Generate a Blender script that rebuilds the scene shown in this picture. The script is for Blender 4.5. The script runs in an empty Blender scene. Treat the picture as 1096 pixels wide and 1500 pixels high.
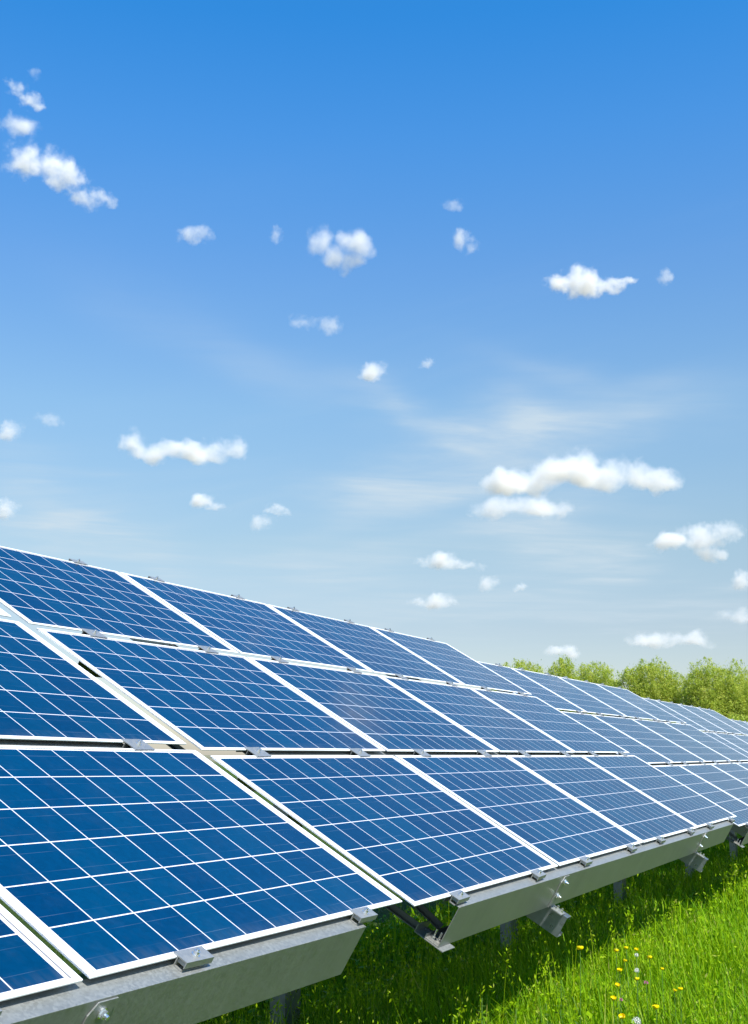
import bpy, math, random
import numpy as np
from mathutils import Vector, Matrix
R = math.radians
scene = bpy.context.scene
col = scene.collection
random.seed(5)

# ------------------------------------------------------------------ camera
CAM = Vector((0, 0, 1.3))
PITCH = R(11.474)
cd = bpy.data.cameras.new("camera")
cd.sensor_fit = 'VERTICAL'; cd.sensor_height = 36; cd.sensor_width = 36
cd.lens = 36 * 1753.4 / 1500
cd.clip_start = 0.05; cd.clip_end = 20000
cam = bpy.data.objects.new("camera", cd); col.objects.link(cam)
cam.location = CAM; cam.rotation_euler = (R(90) + PITCH, 0, 0)
scene.camera = cam

# ------------------------------------------------------------------ sun, sky, exposure
AZ0 = R(64.2)                                    # direction of the panel rows
ROW = Vector((math.cos(AZ0), math.sin(AZ0), 0))
FRONT = Vector((math.sin(AZ0), -math.cos(AZ0), 0))   # the way the panels face
SUN = (FRONT * 0.60 - ROW * 0.34 + Vector((0, 0, 0.82))).normalized()
SUN_EL = math.asin(SUN.z)
SUN_ROT = math.atan2(SUN.x, SUN.y)
sl = bpy.data.lights.new("sun", 'SUN'); sl.energy = 4.9; sl.angle = R(0.53); sl.color = (1, 0.96, 0.89)
so = bpy.data.objects.new("sun", sl); col.objects.link(so)
so.rotation_euler = SUN.to_track_quat('Z', 'Y').to_euler()

scene.view_settings.view_transform = 'Standard'
scene.view_settings.look = 'None'
scene.view_settings.exposure = 0.6
scene.view_settings.gamma = 1
scene.render.engine = 'CYCLES'
cy = scene.cycles
cy.use_denoising = True
cy.max_bounces = 40; cy.diffuse_bounces = 2; cy.glossy_bounces = 4; cy.transmission_bounces = 6
cy.volume_bounces = 40; cy.transparent_max_bounces = 8
cy.volume_max_steps = 512


class NT:
    """small helper for node trees"""
    def __init__(s, tree):
        s.t = tree; s.n = tree.nodes; s.l = tree.links

    def node(s, typ, **kw):
        n = s.n.new(typ)
        for k, v in kw.items():
            setattr(n, k, v)
        return n

    def put(s, sock, v):
        if isinstance(v, bpy.types.NodeSocket):
            s.l.new(v, sock)
        elif v is not None:
            sock.default_value = v

    def math(s, op, a, b=None, c=None, clamp=False):
        n = s.node('ShaderNodeMath', operation=op, use_clamp=clamp)
        s.put(n.inputs[0], a); s.put(n.inputs[1], b)
        if c is not None: s.put(n.inputs[2], c)
        return n.outputs[0]

    def vmath(s, op, a, b=None):
        n = s.node('ShaderNodeVectorMath', operation=op)
        s.put(n.inputs[0], a); s.put(n.inputs[1], b)
        return n.outputs['Value'] if op in ('DOT_PRODUCT', 'LENGTH') else n.outputs['Vector']

    def mix(s, f, a, b, blend='MIX'):
        n = s.node('ShaderNodeMix', data_type='RGBA', blend_type=blend)
        s.put(n.inputs[0], f); s.put(n.inputs[6], a); s.put(n.inputs[7], b)
        return n.outputs[2]

    def ramp(s, f, stops, interp='LINEAR'):
        n = s.node('ShaderNodeValToRGB'); e = n.color_ramp.elements
        n.color_ramp.interpolation = interp
        while len(e) < len(stops): e.new(0.5)
        for el, (p, c) in zip(e, stops):
            el.position = p; el.color = c if len(c) == 4 else (*c, 1)
        s.put(n.inputs[0], f)
        return n.outputs[0]

    def maprange(s, v, a, b, c=0.0, d=1.0, smooth=False):
        n = s.node('ShaderNodeMapRange', interpolation_type='SMOOTHSTEP' if smooth else 'LINEAR')
        s.put(n.inputs[0], v)
        for i, q in enumerate((a, b, c, d)): s.put(n.inputs[i + 1], q)
        return n.outputs[0]

    def noise(s, vec, scale, detail=4, rough=0.55, dist=0.0, dim='3D'):
        n = s.node('ShaderNodeTexNoise', noise_dimensions=dim)
        s.put(n.inputs['Vector'], vec)
        n.inputs['Scale'].default_value = scale; n.inputs['Detail'].default_value = detail
        n.inputs['Roughness'].default_value = rough; n.inputs['Distortion'].default_value = dist
        return n.outputs['Fac']

    def sep(s, v):
        n = s.node('ShaderNodeSeparateXYZ'); s.put(n.inputs[0], v); return n.outputs

    def comb(s, x, y, z):
        n = s.node('ShaderNodeCombineXYZ')
        for i, q in enumerate((x, y, z)): s.put(n.inputs[i], q)
        return n.outputs[0]


world = bpy.data.worlds.new("World"); scene.world = world; world.use_nodes = True
w = NT(world.node_tree); w.n.clear()
sky = w.node('ShaderNodeTexSky', sky_type='NISHITA')
sky.sun_disc = False; sky.sun_elevation = SUN_EL; sky.sun_rotation = SUN_ROT
sky.altitude = 0; sky.air_density = 1.0; sky.dust_density = 0.6; sky.ozone_density = 1.5
tcw = w.node('ShaderNodeTexCoord')
D = tcw.outputs['Generated']
dx, dy, dz = w.sep(D)
# clear, polarised spring sky: deeper blue high up
tint = w.ramp(dz, [(0, (0.790, 0.769, 0.823)), (0.103, (0.816, 0.777, 0.785)), (0.171, (0.933, 0.936, 0.861)), (0.281, (0.939, 1.130, 1.139)), (0.388, (0.705, 1.118, 1.394)), (0.483, (0.438, 1.133, 1.621)), (0.56, (0.231, 1.098, 1.711)), (0.85, (0.185, 1.043, 1.711))])
skyc = w.mix(1.0, sky.outputs[0], tint, 'MULTIPLY')
# thin high cirrus, on a plane far above
den = w.math('MAXIMUM', dz, 0.03)
cu = w.math('DIVIDE', dx, den); cv = w.math('DIVIDE', dy, den)
cuv = w.comb(cu, cv, 0.0)
def streaks(theta, fa, fb, seed, lo, hi):
    ca, sa = math.cos(R(theta)), math.sin(R(theta))
    a_ = w.math('ADD', w.math('MULTIPLY', cu, ca * fa), w.math('MULTIPLY', cv, sa * fa))
    b_ = w.math('ADD', w.math('MULTIPLY', cu, -sa * fb), w.math('MULTIPLY', cv, ca * fb))
    return w.maprange(w.noise(w.comb(a_, b_, seed), 1.0, 8, 0.6, 0.9), lo, hi, smooth=True)


wn_ = w.node('ShaderNodeTexNoise'); w.put(wn_.inputs['Vector'], cuv); wn_.inputs['Scale'].default_value = 1.1; wn_.inputs['Detail'].default_value = 6
wx, wy, wz = w.sep(wn_.outputs['Color'])
azm = w.math('ADD', w.math('ARCTAN2', dx, dy), w.math('MULTIPLY_ADD', wx, R(13), R(-6.5)))
elv = w.math('ADD', w.math('ARCSINE', dz), w.math('MULTIPLY_ADD', wy, R(5.5), R(-2.75)))


def veil(az_, el_, ra, re, rot, k):
    """one soft bank of high cloud: where it lies in the sky (degrees), its half sizes and its tilt"""
    p = w.math('SUBTRACT', azm, R(az_)); q = w.math('SUBTRACT', elv, R(el_)); c_, s_ = math.cos(R(rot)), math.sin(R(rot))
    p2 = w.math('DIVIDE', w.math('ADD', w.math('MULTIPLY', p, c_), w.math('MULTIPLY', q, s_)), R(ra))
    q2 = w.math('DIVIDE', w.math('ADD', w.math('MULTIPLY', p, -s_), w.math('MULTIPLY', q, c_)), R(re))
    d2 = w.math('ADD', w.math('MULTIPLY', p2, p2), w.math('MULTIPLY', q2, q2))
    return w.math('MULTIPLY', w.math('EXPONENT', w.math('MULTIPLY', d2, -1.0)), k)


VEILS = [(-16.0, 11.6, 4.2, 1.7, -18, .75), (-13.0, 10.0, 3.4, 1.2, -25, .5), (8.5, 14.8, 7.0, 1.1, 12, .42), (6.5, 15.2, 1.8, 1.5, 0, .35), (1.0, 12.3, 4.2, 1.0, 12, .45),
         (2.2, 15.6, 3.4, .7, -34, .26), (8.5, 10.8, 4.4, 1.7, 0, .42), (9.0, 9.2, 2.4, .9, 0, .45), (-2.5, 8.9, 5.0, 1.0, 4, .42), (-6, 18.8, 6.5, 1.2, -20, .13), (3, 6.8, 9.0, .9, 0, .35), (15, 6.5, 5, .8, 0, .3), (9, 17.2, 3.8, .8, -28, .12)]
tex1 = streaks(18, 0.42, 1.25, 1.3, 0.30, 0.66)
tex3 = streaks(8, 0.8, 1.9, 4.4, 0.10, 0.80)
tex2 = streaks(-35, 0.5, 1.5, 7.7, 0.42, 0.78)
banks = None
for v_ in VEILS:
    k_ = veil(*v_); banks = k_ if banks is None else w.math('ADD', banks, k_)
ci = w.math('MULTIPLY', banks, w.math('MULTIPLY_ADD', w.math('MULTIPLY', tex1, tex3), 1.7, 0.22))
patch = w.noise(cuv, 0.4, 3, 0.5, 0.3)
thin = w.math('MULTIPLY', w.math('MULTIPLY', tex2, w.maprange(patch, 0.40, 0.66, smooth=True)), w.maprange(dz, 0.5, 0.2, 0.0, 0.20))
ci = w.math('MINIMUM', w.math('ADD', ci, thin), 0.8)
CIRRUS = (4.3, 5.05, 5.6, 1)
skyc = w.mix(ci, skyc, CIRRUS)
bg = w.node('ShaderNodeBackground'); w.put(bg.inputs[0], skyc); bg.inputs[1].default_value = 0.1
wo = w.node('ShaderNodeOutputWorld'); w.l.new(bg.outputs[0], wo.inputs[0])


# ------------------------------------------------------------------ helpers
def tag(o, label=None, cat=None, group=None, kind=None):
    if label: o['label'] = label
    if cat: o['category'] = cat
    if group: o['group'] = group
    if kind: o['kind'] = kind
    return o


def empty(name, loc=(0, 0, 0), rz=0.0):
    o = bpy.data.objects.new(name, None); col.objects.link(o)
    o.location = loc; o.rotation_euler = (0, 0, rz); o.empty_display_size = 0.2
    return o


class MB:
    """collects boxes, tubes and faces, and links them as one mesh"""
    def __init__(s): s.v = []; s.f = []; s.m = []; s.sm = []

    def add(s, vs, fs, mat=0, smooth=False):
        b = len(s.v); s.v += [tuple(q) for q in vs]
        s.f += [tuple(b + i for i in f) for f in fs]
        s.m += [mat] * len(fs); s.sm += [smooth] * len(fs)

    def box(s, lo, hi, mat=0):
        x0, y0, z0 = lo; x1, y1, z1 = hi
        s.add([(x0, y0, z0), (x1, y0, z0), (x1, y1, z0), (x0, y1, z0), (x0, y0, z1), (x1, y0, z1), (x1, y1, z1), (x0, y1, z1)],
              [(3, 2, 1, 0), (4, 5, 6, 7), (0, 1, 5, 4), (1, 2, 6, 5), (2, 3, 7, 6), (3, 0, 4, 7)], mat)

    def extrude(s, prof, axis, a, b, mat=0):
        """closed profile (list of 2d points) swept along axis 0/1/2 from a to b"""
        n = len(prof)
        def P(q, t):
            c = list(q); c.insert(axis, t); return tuple(c)
        vs = [P(q, a) for q in prof] + [P(q, b) for q in prof]
        fs = [(i, (i + 1) % n, n + (i + 1) % n, n + i) for i in range(n)] + [tuple(range(n - 1, -1, -1)), tuple(range(n, 2 * n))]
        s.add(vs, fs, mat)

    def tube(s, pts, rad, sides=8, mat=0, smooth=True, cap=True):
        pts = [Vector(p) for p in pts]
        if not isinstance(rad, (list, tuple)): rad = [rad] * len(pts)
        rings = []
        for i, p in enumerate(pts):
            d = (pts[min(i + 1, len(pts) - 1)] - pts[max(i - 1, 0)]).normalized()
            a = d.orthogonal().normalized() if i == 0 else (a - d * a.dot(d)).normalized()
            b = d.cross(a)
            rings.append([p + (a * math.cos(2 * math.pi * k / sides) + b * math.sin(2 * math.pi * k / sides)) * rad[i] for k in range(sides)])
        vs = [q for r in rings for q in r]; fs = []
        for i in range(len(pts) - 1):
            for k in range(sides):
                k2 = (k + 1) % sides
                fs.append((i * sides + k, i * sides + k2, (i + 1) * sides + k2, (i + 1) * sides + k))
        s.add(vs, fs, mat, smooth)
        if cap:
            n = len(pts) - 1
            s.add(rings[0], [tuple(range(sides - 1, -1, -1))], mat)
            s.add(rings[n], [tuple(range(sides))], mat)

    def mesh(s, name, mats, bevel=0.0):
        me = bpy.data.meshes.new(name)
        me.from_pydata(s.v, [], s.f)
        for m in (mats if isinstance(mats, (list, tuple)) else [mats]): me.materials.append(m)
        me.polygons.foreach_set('material_index', s.m)
        me.polygons.foreach_set('use_smooth', s.sm)
        me.update()
        if bevel:
            import bmesh
            bm = bmesh.new(); bm.from_mesh(me)
            bmesh.ops.remove_doubles(bm, verts=bm.verts, dist=1e-5)
            bmesh.ops.recalc_face_normals(bm, faces=bm.faces)
            ed = [e for e in bm.edges if len(e.link_faces) == 2 and e.calc_face_angle(0) > 0.6]
            bmesh.ops.bevel(bm, geom=ed, offset=bevel, segments=2, profile=0.5, affect='EDGES', clamp_overlap=True)
            bm.to_mesh(me); bm.free()
        return me

    def build(s, name, mats, parent=None, bevel=0.0):
        return link(name, s.mesh(name, mats, bevel), parent)


def link(name, me, parent=None, mat=None):
    o = bpy.data.objects.new(name, me); col.objects.link(o)
    if parent is not None: o.parent = parent
    if mat is not None: o.matrix_local = mat
    return o


def mesh_np(name, V, F, mats, attr=None, smooth=True):
    """V (n,3), F list of index arrays with the same row length"""
    me = bpy.data.meshes.new(name)
    me.vertices.add(len(V)); me.vertices.foreach_set('co', np.ascontiguousarray(V, dtype=np.float32).ravel())
    nl = sum(f.size for f in F); npoly = sum(len(f) for f in F)
    me.loops.add(nl); me.polygons.add(npoly)
    li = np.concatenate([f.ravel() for f in F]).astype(np.int32)
    tot = np.concatenate([np.full(len(f), f.shape[1]) for f in F])
    st = np.concatenate([[0], np.cumsum(tot)[:-1]]).astype(np.int32)
    me.loops.foreach_set('vertex_index', li)
    me.polygons.foreach_set('loop_start', st)
    me.polygons.foreach_set('use_smooth', np.full(npoly, smooth))
    for m in (mats if isinstance(mats, (list, tuple)) else [mats]): me.materials.append(m)
    if attr is not None:
        for k, a in attr.items():
            at = me.attributes.new(k, 'FLOAT', 'POINT'); at.data.foreach_set('value', a.astype(np.float32))
    me.update(calc_edges=True)
    return me


def new_mat(name):
    m = bpy.data.materials.new(name); m.use_nodes = True
    t = NT(m.node_tree); t.n.clear()
    out = t.node('ShaderNodeOutputMaterial')
    return m, t, out


def principled(t, out, base, rough=0.5, metal=0.0, spec=0.5, normal=None):
    p = t.node('ShaderNodeBsdfPrincipled')
    t.put(p.inputs['Base Color'], base); t.put(p.inputs['Roughness'], rough); t.put(p.inputs['Metallic'], metal)
    t.put(p.inputs['Specular IOR Level'], spec)
    if normal is not None: t.put(p.inputs['Normal'], normal)
    t.l.new(p.outputs[0], out.inputs[0])
    return p


# ------------------------------------------------------------------ materials
PW, PH = 1.642, 0.9735           # one panel
GX, GY = 0.0272, 0.0442         # gaps between panels
CELL = 0.1565
MX, MY = (PW - 10 * CELL) / 2, (PH - 6 * CELL) / 2


def mat_cells():
    m, t, out = new_mat("solar_cells")
    tc = t.node('ShaderNodeTexCoord'); x, y, z = t.sep(tc.outputs['Object'])
    cx = t.math('DIVIDE', t.math('SUBTRACT', x, MX), CELL); cyy = t.math('DIVIDE', t.math('SUBTRACT', y, MY), CELL)
    def inside(c, n):     # distance in cells to the nearest cell border, negative outside the field
        f = t.math('PINGPONG', c, 0.5)
        ok = t.math('MULTIPLY', t.math('GREATER_THAN', c, 0.0), t.math('LESS_THAN', c, float(n)))
        return t.math('MULTIPLY', t.math('GREATER_THAN', f, 0.0128), ok)
    mask = t.math('MULTIPLY', inside(cx, 10), inside(cyy, 6))
    oi = t.node('ShaderNodeObjectInfo')
    cid = t.comb(t.math('FLOOR', cx), t.math('FLOOR', cyy), t.math('MULTIPLY', oi.outputs['Random'], 91.0))
    wn = t.node('ShaderNodeTexWhiteNoise'); t.put(wn.inputs['Vector'], cid)
    vr = t.node('ShaderNodeTexVoronoi'); t.put(vr.inputs['Vector'], t.vmath('ADD', tc.outputs['Object'], cid)); vr.inputs['Scale'].default_value = 75
    gr = t.sep(vr.outputs['Color'])[0]
    val = t.math('ADD', t.math('MULTIPLY_ADD', wn.outputs['Value'], 0.22, 0.86), t.math('MULTIPLY_ADD', gr, 0.12, -0.05))
    val = t.math('MULTIPLY', val, t.math('MULTIPLY_ADD', oi.outputs['Random'], 0.14, 0.93))
    hue = t.mix(wn.outputs['Value'], (0.0001, 0.031, 0.092, 1), (0.0001, 0.036, 0.090, 1))
    blue = t.vmath('SCALE', hue); blue.node.inputs['Scale'].default_value = 1; t.put(blue.node.inputs['Scale'], val)
    # two thin silver ribbons in every cell, along the long side of the panel
    fy = t.math('FRACT', cyy)
    rib = t.math('MAXIMUM', t.math('LESS_THAN', t.math('ABSOLUTE', t.math('SUBTRACT', fy, 0.25)), 0.0055),
                 t.math('LESS_THAN', t.math('ABSOLUTE', t.math('SUBTRACT', fy, 0.75)), 0.0055))
    wob = t.noise(t.comb(t.math('MULTIPLY', x, 4.0), t.math('MULTIPLY', y, 30.0), 0.0), 1.0, 2)
    rib = t.math('MULTIPLY', rib, t.maprange(wob, 0.45, 0.75, 0.02, 0.30))
    blue = t.mix(rib, blue, (0.25, 0.33, 0.42, 1))
    c = t.mix(mask, (0.66, 0.64, 0.66, 1), blue)
    # a little dust on the glass, more of it along the lower edge
    dn = t.noise(tc.outputs['Object'], 9.0, 6, 0.65)
    dust = t.math('MULTIPLY', t.maprange(dn, 0.5, 0.85, 0.0, 0.014), 1.0)
    c = t.mix(dust, c, (0.42, 0.45, 0.44, 1))
    mpd = t.node('ShaderNodeMapping'); t.put(mpd.inputs[0], tc.outputs['Object']); mpd.inputs['Scale'].default_value = (38, 5, 1)
    run = t.noise(t.vmath('ADD', mpd.outputs[0], t.comb(0.0, 0.0, t.math('MULTIPLY', oi.outputs['Random'], 31.0))), 1.0, 4, 0.6)
    low = t.math('MULTIPLY', t.maprange(y, 0.075, 0.012, 0.0, 1.0, smooth=True), t.maprange(run, 0.4, 0.8, 0.01, 0.10))
    c = t.mix(low, c, (0.36, 0.36, 0.33, 1))
    p = principled(t, out, c, t.maprange(dn, 0.3, 0.7, 0.06, 0.12), 0.0, 0.5)
    p.inputs['IOR'].default_value = 1.15
    return m


def mat_metal(name, base, metal, rough, spangle=0.12, scale=60.0):
    m, t, out = new_mat(name)
    tc = t.node('ShaderNodeTexCoord'); co = tc.outputs['Object']
    vr = t.node('ShaderNodeTexVoronoi'); t.put(vr.inputs['Vector'], co); vr.inputs['Scale'].default_value = scale
    s1 = t.sep(vr.outputs['Color'])[0]
    n2 = t.noise(co, 6.0, 6, 0.65)
    # streaks that run down the sheet
    mpn = t.node('ShaderNodeMapping'); t.put(mpn.inputs[0], co); mpn.inputs['Scale'].default_value = (60, 60, 3)
    n3 = t.noise(mpn.outputs[0], 1.0, 3)
    k = t.math('ADD', t.math('MULTIPLY_ADD', s1, spangle, 1 - spangle / 2), t.math('MULTIPLY_ADD', n2, 0.3, -0.15))
    k = t.math('ADD', k, t.math('MULTIPLY_ADD', n3, 0.24, -0.12))
    c = t.vmath('SCALE', base); t.put(c.node.inputs['Scale'], k)
    rg = t.math('MULTIPLY_ADD', s1, 0.16, rough - 0.08)
    bp = t.node('ShaderNodeBump'); bp.inputs['Strength'].default_value = 0.08; bp.inputs['Distance'].default_value = 0.002
    t.put(bp.inputs['Height'], n2)
    principled(t, out, c, rg, metal, 0.5, bp.outputs[0])
    return m


def mat_plain(name, base, rough=0.5, metal=0.0, spec=0.5, var=0.1, scale=30):
    m, t, out = new_mat(name)
    tc = t.node('ShaderNodeTexCoord')
    n = t.noise(tc.outputs['Object'], scale, 4)
    c = t.vmath('SCALE', base); t.put(c.node.inputs['Scale'], t.math('MULTIPLY_ADD', n, 2 * var, 1 - var))
    principled(t, out, c, rough, metal, spec)
    return m


def mat_leaf(name, stops, trans=0.4, rough=0.5, spec=0.3, tcol=(1.0, 1.0, 0.6)):
    """leaf: colour picked by the per-leaf attribute 'tint' (kind of leaf, not light)"""
    m, t, out = new_mat(name)
    at = t.node('ShaderNodeAttribute'); at.attribute_name = 'tint'
    c = t.ramp(at.outputs['Fac'], stops)
    p = t.node('ShaderNodeBsdfPrincipled'); t.put(p.inputs['Base Color'], c)
    p.inputs['Roughness'].default_value = rough; p.inputs['Specular IOR Level'].default_value = spec
    tr = t.node('ShaderNodeBsdfTranslucent'); t.put(tr.inputs[0], t.mix(1.0, c, (*tcol, 1), 'MULTIPLY'))
    mx = t.node('ShaderNodeMixShader'); mx.inputs[0].default_value = trans
    t.l.new(p.outputs[0], mx.inputs[1]); t.l.new(tr.outputs[0], mx.inputs[2]); t.l.new(mx.outputs[0], out.inputs[0])
    return m


M_cell = mat_cells()
M_frame = mat_plain("frame_aluminium", (0.90, 0.90, 0.89), 0.45, 0.0, 0.5, 0.03, 12)
M_groove = mat_plain("seal_rubber", (0.16, 0.16, 0.17), 0.6)
M_back = mat_plain("backsheet", (0.8, 0.8, 0.8), 0.6)
M_galv = mat_metal("galvanised_steel", (0.30, 0.305, 0.285), 0.5, 0.45, 0.22, 150)
M_galv_new = mat_metal("galvanised_steel_smooth", (0.30, 0.33, 0.35), 0.8, 0.34, 0.06)
M_clamp = mat_metal("clamp_aluminium", (0.33, 0.33, 0.315), 0.5, 0.42, 0.05)
M_bolt = mat_plain("bolt_zinc", (0.78, 0.78, 0.76), 0.22, 0.9)
M_brace = mat_plain("brace_steel", (0.20, 0.215, 0.22), 0.5, 0.4, 0.5, 0.06, 8)


# ------------------------------------------------------------------ ground
def ground_z(x, y):
    s = x * ROW.x + y * ROW.y
    s = np.clip(s, -8, 45)
    b = np.clip((-0.55 - (x * FRONT.x + y * FRONT.y + 1.7190)) / 1.9, 0.0, 1.0)
    return -0.0128 * s + 0.02 * np.sin(x * 0.5 + 1.3) * np.cos(y * 0.41) - 0.27 * b * b * (3 - 2 * b)      # a shallow swale behind the front edge

GZ0 = 0.0


def mat_ground():
    m, t, out = new_mat("meadow_soil")
    tc = t.node('ShaderNodeTexCoord'); co = tc.outputs['Object']
    n1 = t.noise(co, 0.25, 5); n2 = t.noise(co, 9.0, 8, 0.7); n3 = t.noise(co, 55.0, 4, 0.7)
    c = t.ramp(n2, [(0.3, (0.028, 0.055, 0.006)), (0.5, (0.050, 0.095, 0.012)), (0.72, (0.095, 0.14, 0.022))])
    c = t.mix(t.maprange(n1, 0.35, 0.7, 0, 0.6), c, (0.075, 0.13, 0.015, 1))
    # beyond the meadow: unseen field tones, added to keep green bounce off the clouds
    ox, oy, oz = t.sep(co); far = t.maprange(t.vmath('LENGTH', co), 140.0, 600.0, 0.0, 1.0, smooth=True)
    fv = t.node('ShaderNodeTexVoronoi'); t.put(fv.inputs['Vector'], co); fv.inputs['Scale'].default_value = 0.0035
    fc = t.ramp(t.sep(fv.outputs['Color'])[0], [(0.0, (0.10, 0.12, 0.04)), (0.35, (0.22, 0.19, 0.12)), (0.7, (0.30, 0.27, 0.17)), (1.0, (0.16, 0.15, 0.11))])
    c = t.mix(far, c, fc)
    bp = t.node('ShaderNodeBump'); bp.inputs['Strength'].default_value = 0.9; bp.inputs['Distance'].default_value = 0.08
    t.put(bp.inputs['Height'], t.math('ADD', n2, n3))
    principled(t, out, c, 0.9, 0, 0.1, bp.outputs[0])
    return m


def build_ground():
    a = np.concatenate([-np.geomspace(60, 9000, 16)[::-1], np.linspace(-50, 70, 121), np.geomspace(80, 9000, 16)])
    X, Y = np.meshgrid(a, a, indexing='ij'); Z = ground_z(X, Y)
    n = len(a); V = np.stack([X, Y, Z], -1).reshape(-1, 3)
    i, j = np.meshgrid(np.arange(n - 1), np.arange(n - 1), indexing='ij'); k = (i * n + j).ravel()
    F = np.stack([k, k + n, k + n + 1, k + 1], -1)
    o = link("ground", mesh_np("ground", V, [F], mat_ground()))
    tag(o, kind='structure')

build_ground()


# ------------------------------------------------------------------ solar tables
FT = 0.006          # visible frame side
ZF = -0.024         # top of the purlin flange below the glass plane
PD = 0.168          # purlin depth


def panel_mesh():
    b = MB(); b.box((0.012, 0.008, -0.0055), (PW - 0.012, PH - 0.008, -0.0025))
    return b.mesh("solar_panel", M_cell)


def frame_mesh():
    b = MB(); w_, h_ = 0.024, 0.0115
    b.box((0, 0, -FT), (PW, h_, 0)); b.box((0, PH - h_, -FT), (PW, PH, 0))
    b.box((0, h_, -FT), (w_, PH - h_, 0)); b.box((PW - w_, h_, -FT), (PW, PH - h_, 0))
    f = b.mesh("frame", [M_frame, M_groove], 0.0020)
    # recessed skirt and the dark seal along the short sides
    g = MB(); g.v = [tuple(v.co) for v in f.vertices]; g.f = [tuple(p.vertices) for p in f.polygons]; g.m = [0] * len(g.f); g.sm = [False] * len(g.f)
    for x0 in (w_, PW - w_ - 0.0035):
        g.box((x0, h_ + 0.001, -0.0024), (x0 + 0.0035, PH - h_ - 0.001, -0.0014), 1)
    return g.mesh("frame", [M_frame, M_groove])


def hexnut(b, c, r, h, axis=2, mat=0):
    p = [(r * math.cos(k * math.pi / 3), r * math.sin(k * math.pi / 3)) for k in range(6)]
    ax = [i for i in range(3) if i != axis]
    b.extrude([(q[0] + c[ax[0]], q[1] + c[ax[1]]) for q in p], axis, c[axis], c[axis] + h, mat)


CL = 0.115          # clamp length


def end_clamp_mesh():
    b = MB(); L = CL / 2; t_ = 0.003
    b.box((-L, -0.034, 0.0012), (L, 0.011, 0.0040))                       # top plate over the frame
    b.box((-L, -0.034, -0.0130), (L, -0.0312, 0.0012))                     # front skirt
    b.box((-L + .004, -0.0300, -0.0105), (L - .004, -0.0065, 0.0010))       # body under the plate
    b.box((-L, -0.0065, ZF + 0.0032), (L, -0.0035, 0.0012))               # inner web
    b.box((-L, -0.028, ZF), (L, -0.0035, ZF + 0.003))                     # foot on the flange
    return b.mesh("clamp", M_clamp)


def mid_clamp_mesh():
    b = MB(); L = CL / 2
    b.box((-L, -0.013, 0.0012), (L, GY + 0.013, 0.0042))
    b.box((-L, 0.005, ZF + 0.0032), (L, 0.008, 0.0012)); b.box((-L, GY - 0.008, ZF + 0.0032), (L, GY - 0.005, 0.0012))
    b.box((-L, 0.005, ZF), (L, GY - 0.005, ZF + 0.003))
    return b.mesh("clamp", M_clamp)


def bolt_mesh(v):
    b = MB()
    b.tube([(0, v, 0.0042), (0, v, 0.0062)], 0.0115, 14, smooth=False)
    b.tube([(0, v, 0.0062), (0, v, 0.0150)], 0.0078, 14, smooth=False)
    b.tube([(0, v, 0.0150), (0, v, 0.0205)], 0.0042, 10, smooth=False)
    return b.mesh("bolt", M_bolt)


def c_prof(v0, top, width, depth, t_=0.0035, side=1):
    """C section: web at v0, flanges towards +v (side=1)"""
    s = side; q = [(v0, top), (v0 + s * width, top), (v0 + s * width, top - 0.018), (v0 + s * (width - t_), top - 0.018), (v0 + s * (width - t_), top - t_),
                   (v0 + s * t_, top - t_), (v0 + s * t_, top - depth + t_), (v0 + s * (width - t_), top - depth + t_), (v0 + s * (width - t_), top - depth + 0.018),
                   (v0 + s * width, top - depth + 0.018), (v0 + s * width, top - depth), (v0, top - depth)]
    return q


PV = PH + GY
ME_panel, ME_frame = panel_mesh(), frame_mesh()
ME_end, ME_mid = end_clamp_mesh(), mid_clamp_mesh()
ME_bolt_end, ME_bolt_mid = bolt_mesh(-0.0145), bolt_mesh(GY / 2)
TL = 4 * PW + 3 * GX


def purlin_mesh(v0):
    b = MB(); b.extrude(c_prof(v0, ZF, 0.065, PD), 0, 0.345, 6.315)
    return b.mesh("purlin", M_galv, 0.0012)

ME_pur = [purlin_mesh(-0.043)] + [purlin_mesh(PV - GY / 2 + 0.012), purlin_mesh(2 * PV - GY / 2 - 0.0375)] + [purlin_mesh(3 * PV - GY - 0.012)]


def rafter_mesh():
    b = MB(); z0 = ZF - PD
    pr = [(q[0], q[1]) for q in c_prof(0.0, z0 - 0.0005, 0.062, 0.105, 0.004)]
    b.extrude(pr, 1, -0.135, 3 * PV + 0.03)
    return b.mesh("rafter", M_galv_new, 0.001)

ME_raf = rafter_mesh()


def bracket_mesh():
    """angle plate bolted to the purlin web, with a foot on the rafter"""
    b = MB(); v = -0.0462; zt, zb = ZF - 0.03, ZF - PD
    b.extrude([(0.0, zb + 0.002), (0.085, zb + 0.002), (0.085, zt + 0.025), (0.018, zt + 0.025), (0.0, zt - 0.004)], 1, v - 0.0012, v + 0.0027)   # plate on the web
    b.box((0.012, -0.113, zb + 0.0005), (0.075, v - 0.012, zb + 0.0065))     # foot
    return b.mesh("bracket", M_galv, 0.0007)


def web_bolt_mesh():
    b = MB()
    b.tube([(0, 0, 0), (0, -0.004, 0)], 0.0135, 16, smooth=False)
    hexnut(b, (0, -0.0125, 0), 0.0098, 0.0085, 1)
    b.tube([(0, -0.0125, 0), (0, -0.021, 0)], 0.0052, 10, smooth=False)
    return b.mesh("bolt", M_bolt)


def foot_bolt_mesh(low=0.0, high=0.019):
    b = MB()
    hexnut(b, (0, 0, 0), 0.0098, 0.009, 2)
    b.tube([(0, 0, 0.009), (0, 0, high)], 0.0052, 10, smooth=False)
    return b.mesh("bolt", M_bolt)

ME_brk, ME_webb, ME_footb, ME_eb = bracket_mesh(), web_bolt_mesh(), foot_bolt_mesh(), foot_bolt_mesh(0, 0.036)


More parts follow.
